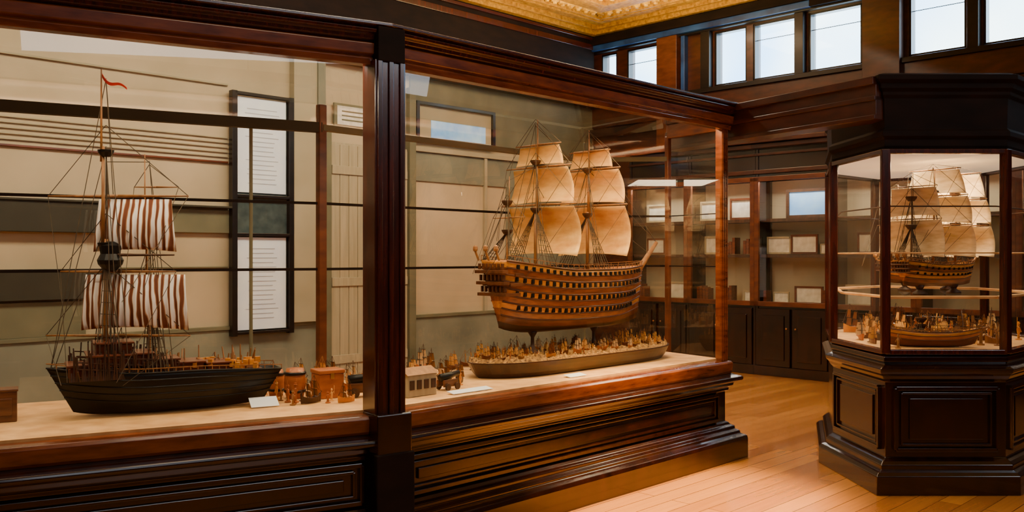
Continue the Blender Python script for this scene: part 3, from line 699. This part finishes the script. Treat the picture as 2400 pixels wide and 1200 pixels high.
for j_,(b0,z,s) in enumerate(items):
    q=cabpt(b0,.16)
    if first: fr.location=(q.x,q.y,z); fr.rotation_euler=(0,0,AV); fr.scale=(s,s,s); first=False
    else:
        o=clone(fr,(q.x,q.y,z),AV+random.uniform(-.04,.04),(s*random.uniform(.8,1.0),s,s*random.uniform(.85,1.1)))
        if j_%3==1:
            for ch in o.children:
                if ch.name.startswith('picture_frame'): ch.data=ch.data.copy(); ch.data.materials[0]=M['brown']
            o['label']='small brown-framed photograph standing on a cabinet shelf'
q=cabpt(3.62,.2); bp=clone(fr,(q.x,q.y,1.975),AV,(2.0,1.5,1.8)); bp['label']='large framed pale blue print standing on the upper shelf'
for ch in bp.children:
    ch.data=ch.data.copy(); ch.data.materials[0]=M['pic'] if ch.name.startswith('photo_print') else M['spardark']
bk=empty('book',(0,0,0),0,'small upright book on a cabinet shelf','book','books on the cabinet shelves')
MB().box((0,.0,.09),(.03,.12,.17)).make('page_block','white',parent=bk)
MB().box((-.018,0,.09),(.004,.13,.18)).box((.018,0,.09),(.004,.13,.18)).box((0,-.066,.09),(.04,.004,.18)).make('book_cover','hullred',parent=bk)
first=True
for b0,z,n in((2.1,.906,4),(2.8,1.525,3),(3.09,.906,1),(3.88,.906,2),(2.55,1.525,3),(1.1,.906,3),(2.5,.906,3)):
    for i in range(n):
        q=cabpt(b0+.045*i,.14)
        if first: bk.location=(q.x,q.y,z); bk.rotation_euler=(0,0,AV); first=False
        else: clone(bk,(q.x,q.y,z),AV,(1,1,random.uniform(.8,1.2)))
# ---------------------------------------------------------------- lights
def area(p,sx,sy,e,col,rot=(0,0,0)):
    l=bpy.data.lights.new('light_src','AREA'); l.shape='RECTANGLE'; l.size=sx; l.size_y=sy; l.energy=e; l.color=col
    o=bpy.data.objects.new('area_light',l); COL.objects.link(o); o.location=p; o.rotation_euler=rot; return o
warm=(1,.80,.55)
q=B2(1.6,.10); area((q.x,q.y,2.495),2.7,.05,76,(1,.72,.38),(math.radians(-20),0,A2))  # strips added out of sight behind the front rail to light the case
q=B1(1.3,.10); area((q.x,q.y,2.495),2.3,.05,32,(1,.78,.5),(math.radians(-20),0,A1))
area((3.0,6.55,2.16),.7,.7,42,(1,.77,.48))
for bb in range(1,8):
    q=cabpt(bb+.5,.035); area((q.x,q.y,2.462),.8,.03,13,(1,.9,.75),(math.radians(-25),0,AV))  # added strips behind the door rails brighten the cabinet interiors
q=W(7,2.6); area((q.x,q.y,4.85),7,1.2,500,(1,.84,.60),(math.radians(25),0,A2))  # area light added behind the case to brighten the left wall
q=W(2.2,2.0); area((q.x,q.y,4.85),1.5,.8,50,warm,(0,0,A2))
q=W(8,7.5); area((q.x,q.y,4.85),3,1.5,65,warm,(0,0,A2))
q=W(2.4,2.4); area((q.x,q.y,3.9),1.5,1.5,200,(1,.74,.3),(math.pi,0,A2))  # upward light added to make the ceiling look lit and golden
q=W(-.9,4.5); area((q.x,q.y,4.5),8,1.2,180,(.7,.86,1),(math.radians(-70),0,AV))  # added panel outside the windows strengthens their daylight
q=W(7,RW-.1); o=area((q.x,q.y,4.0),9,.5,85,(.9,.94,1)); o.rotation_euler=(Vector((-vv.x,-vv.y,-.25))).to_track_quat('-Z','Y').to_euler()  # unseen panel added for window-like reflections and highlights on the mouldings
def spot(loc,tgt,en,col,ang):
    l=bpy.data.lights.new('floor_pool_spot','SPOT'); l.energy=en; l.color=col; l.spot_size=math.radians(ang); l.spot_blend=.9; l.shadow_soft_size=.1
    o=bpy.data.objects.new('floor_pool_spot',l); COL.objects.link(o); o.location=loc
    o.rotation_euler=(Vector(tgt)-Vector(loc)).to_track_quat('-Z','Y').to_euler()
spot((2.2,4.4,4.7),(1.05,5.5,0),6000,(1,.66,.30),28)  # spot added to make the sun patch on the floor
spot((2.0,8.6,4.7),(2.4,8.2,0),260,(1,.80,.58),50)
w=bpy.data.worlds.new('World'); S.world=w; w.use_nodes=True
nt=w.node_tree; bg=nt.nodes['Background']
tc=nt.nodes.new('ShaderNodeTexCoord'); n=nt.nodes.new('ShaderNodeTexNoise'); n.inputs['Scale'].default_value=7
r=nt.nodes.new('ShaderNodeValToRGB'); r.color_ramp.elements[0].color=(.16,.48,.98,1); r.color_ramp.elements[1].color=(.70,.92,1,1); r.color_ramp.elements[0].position=.38; r.color_ramp.elements[1].position=.62
nt.links.new(tc.outputs['Generated'],n.inputs['Vector']); nt.links.new(n.outputs['Fac'],r.inputs[0]); nt.links.new(r.outputs[0],bg.inputs[0]); bg.inputs[1].default_value=8
# ---------------------------------------------------------------- camera
cam=bpy.data.cameras.new('cam'); cam.sensor_width=36; cam.lens=31.5
co=bpy.data.objects.new('camera',cam); COL.objects.link(co); co.location=(0,0,1.5); co.rotation_euler=(math.radians(90),0,0); S.camera=co
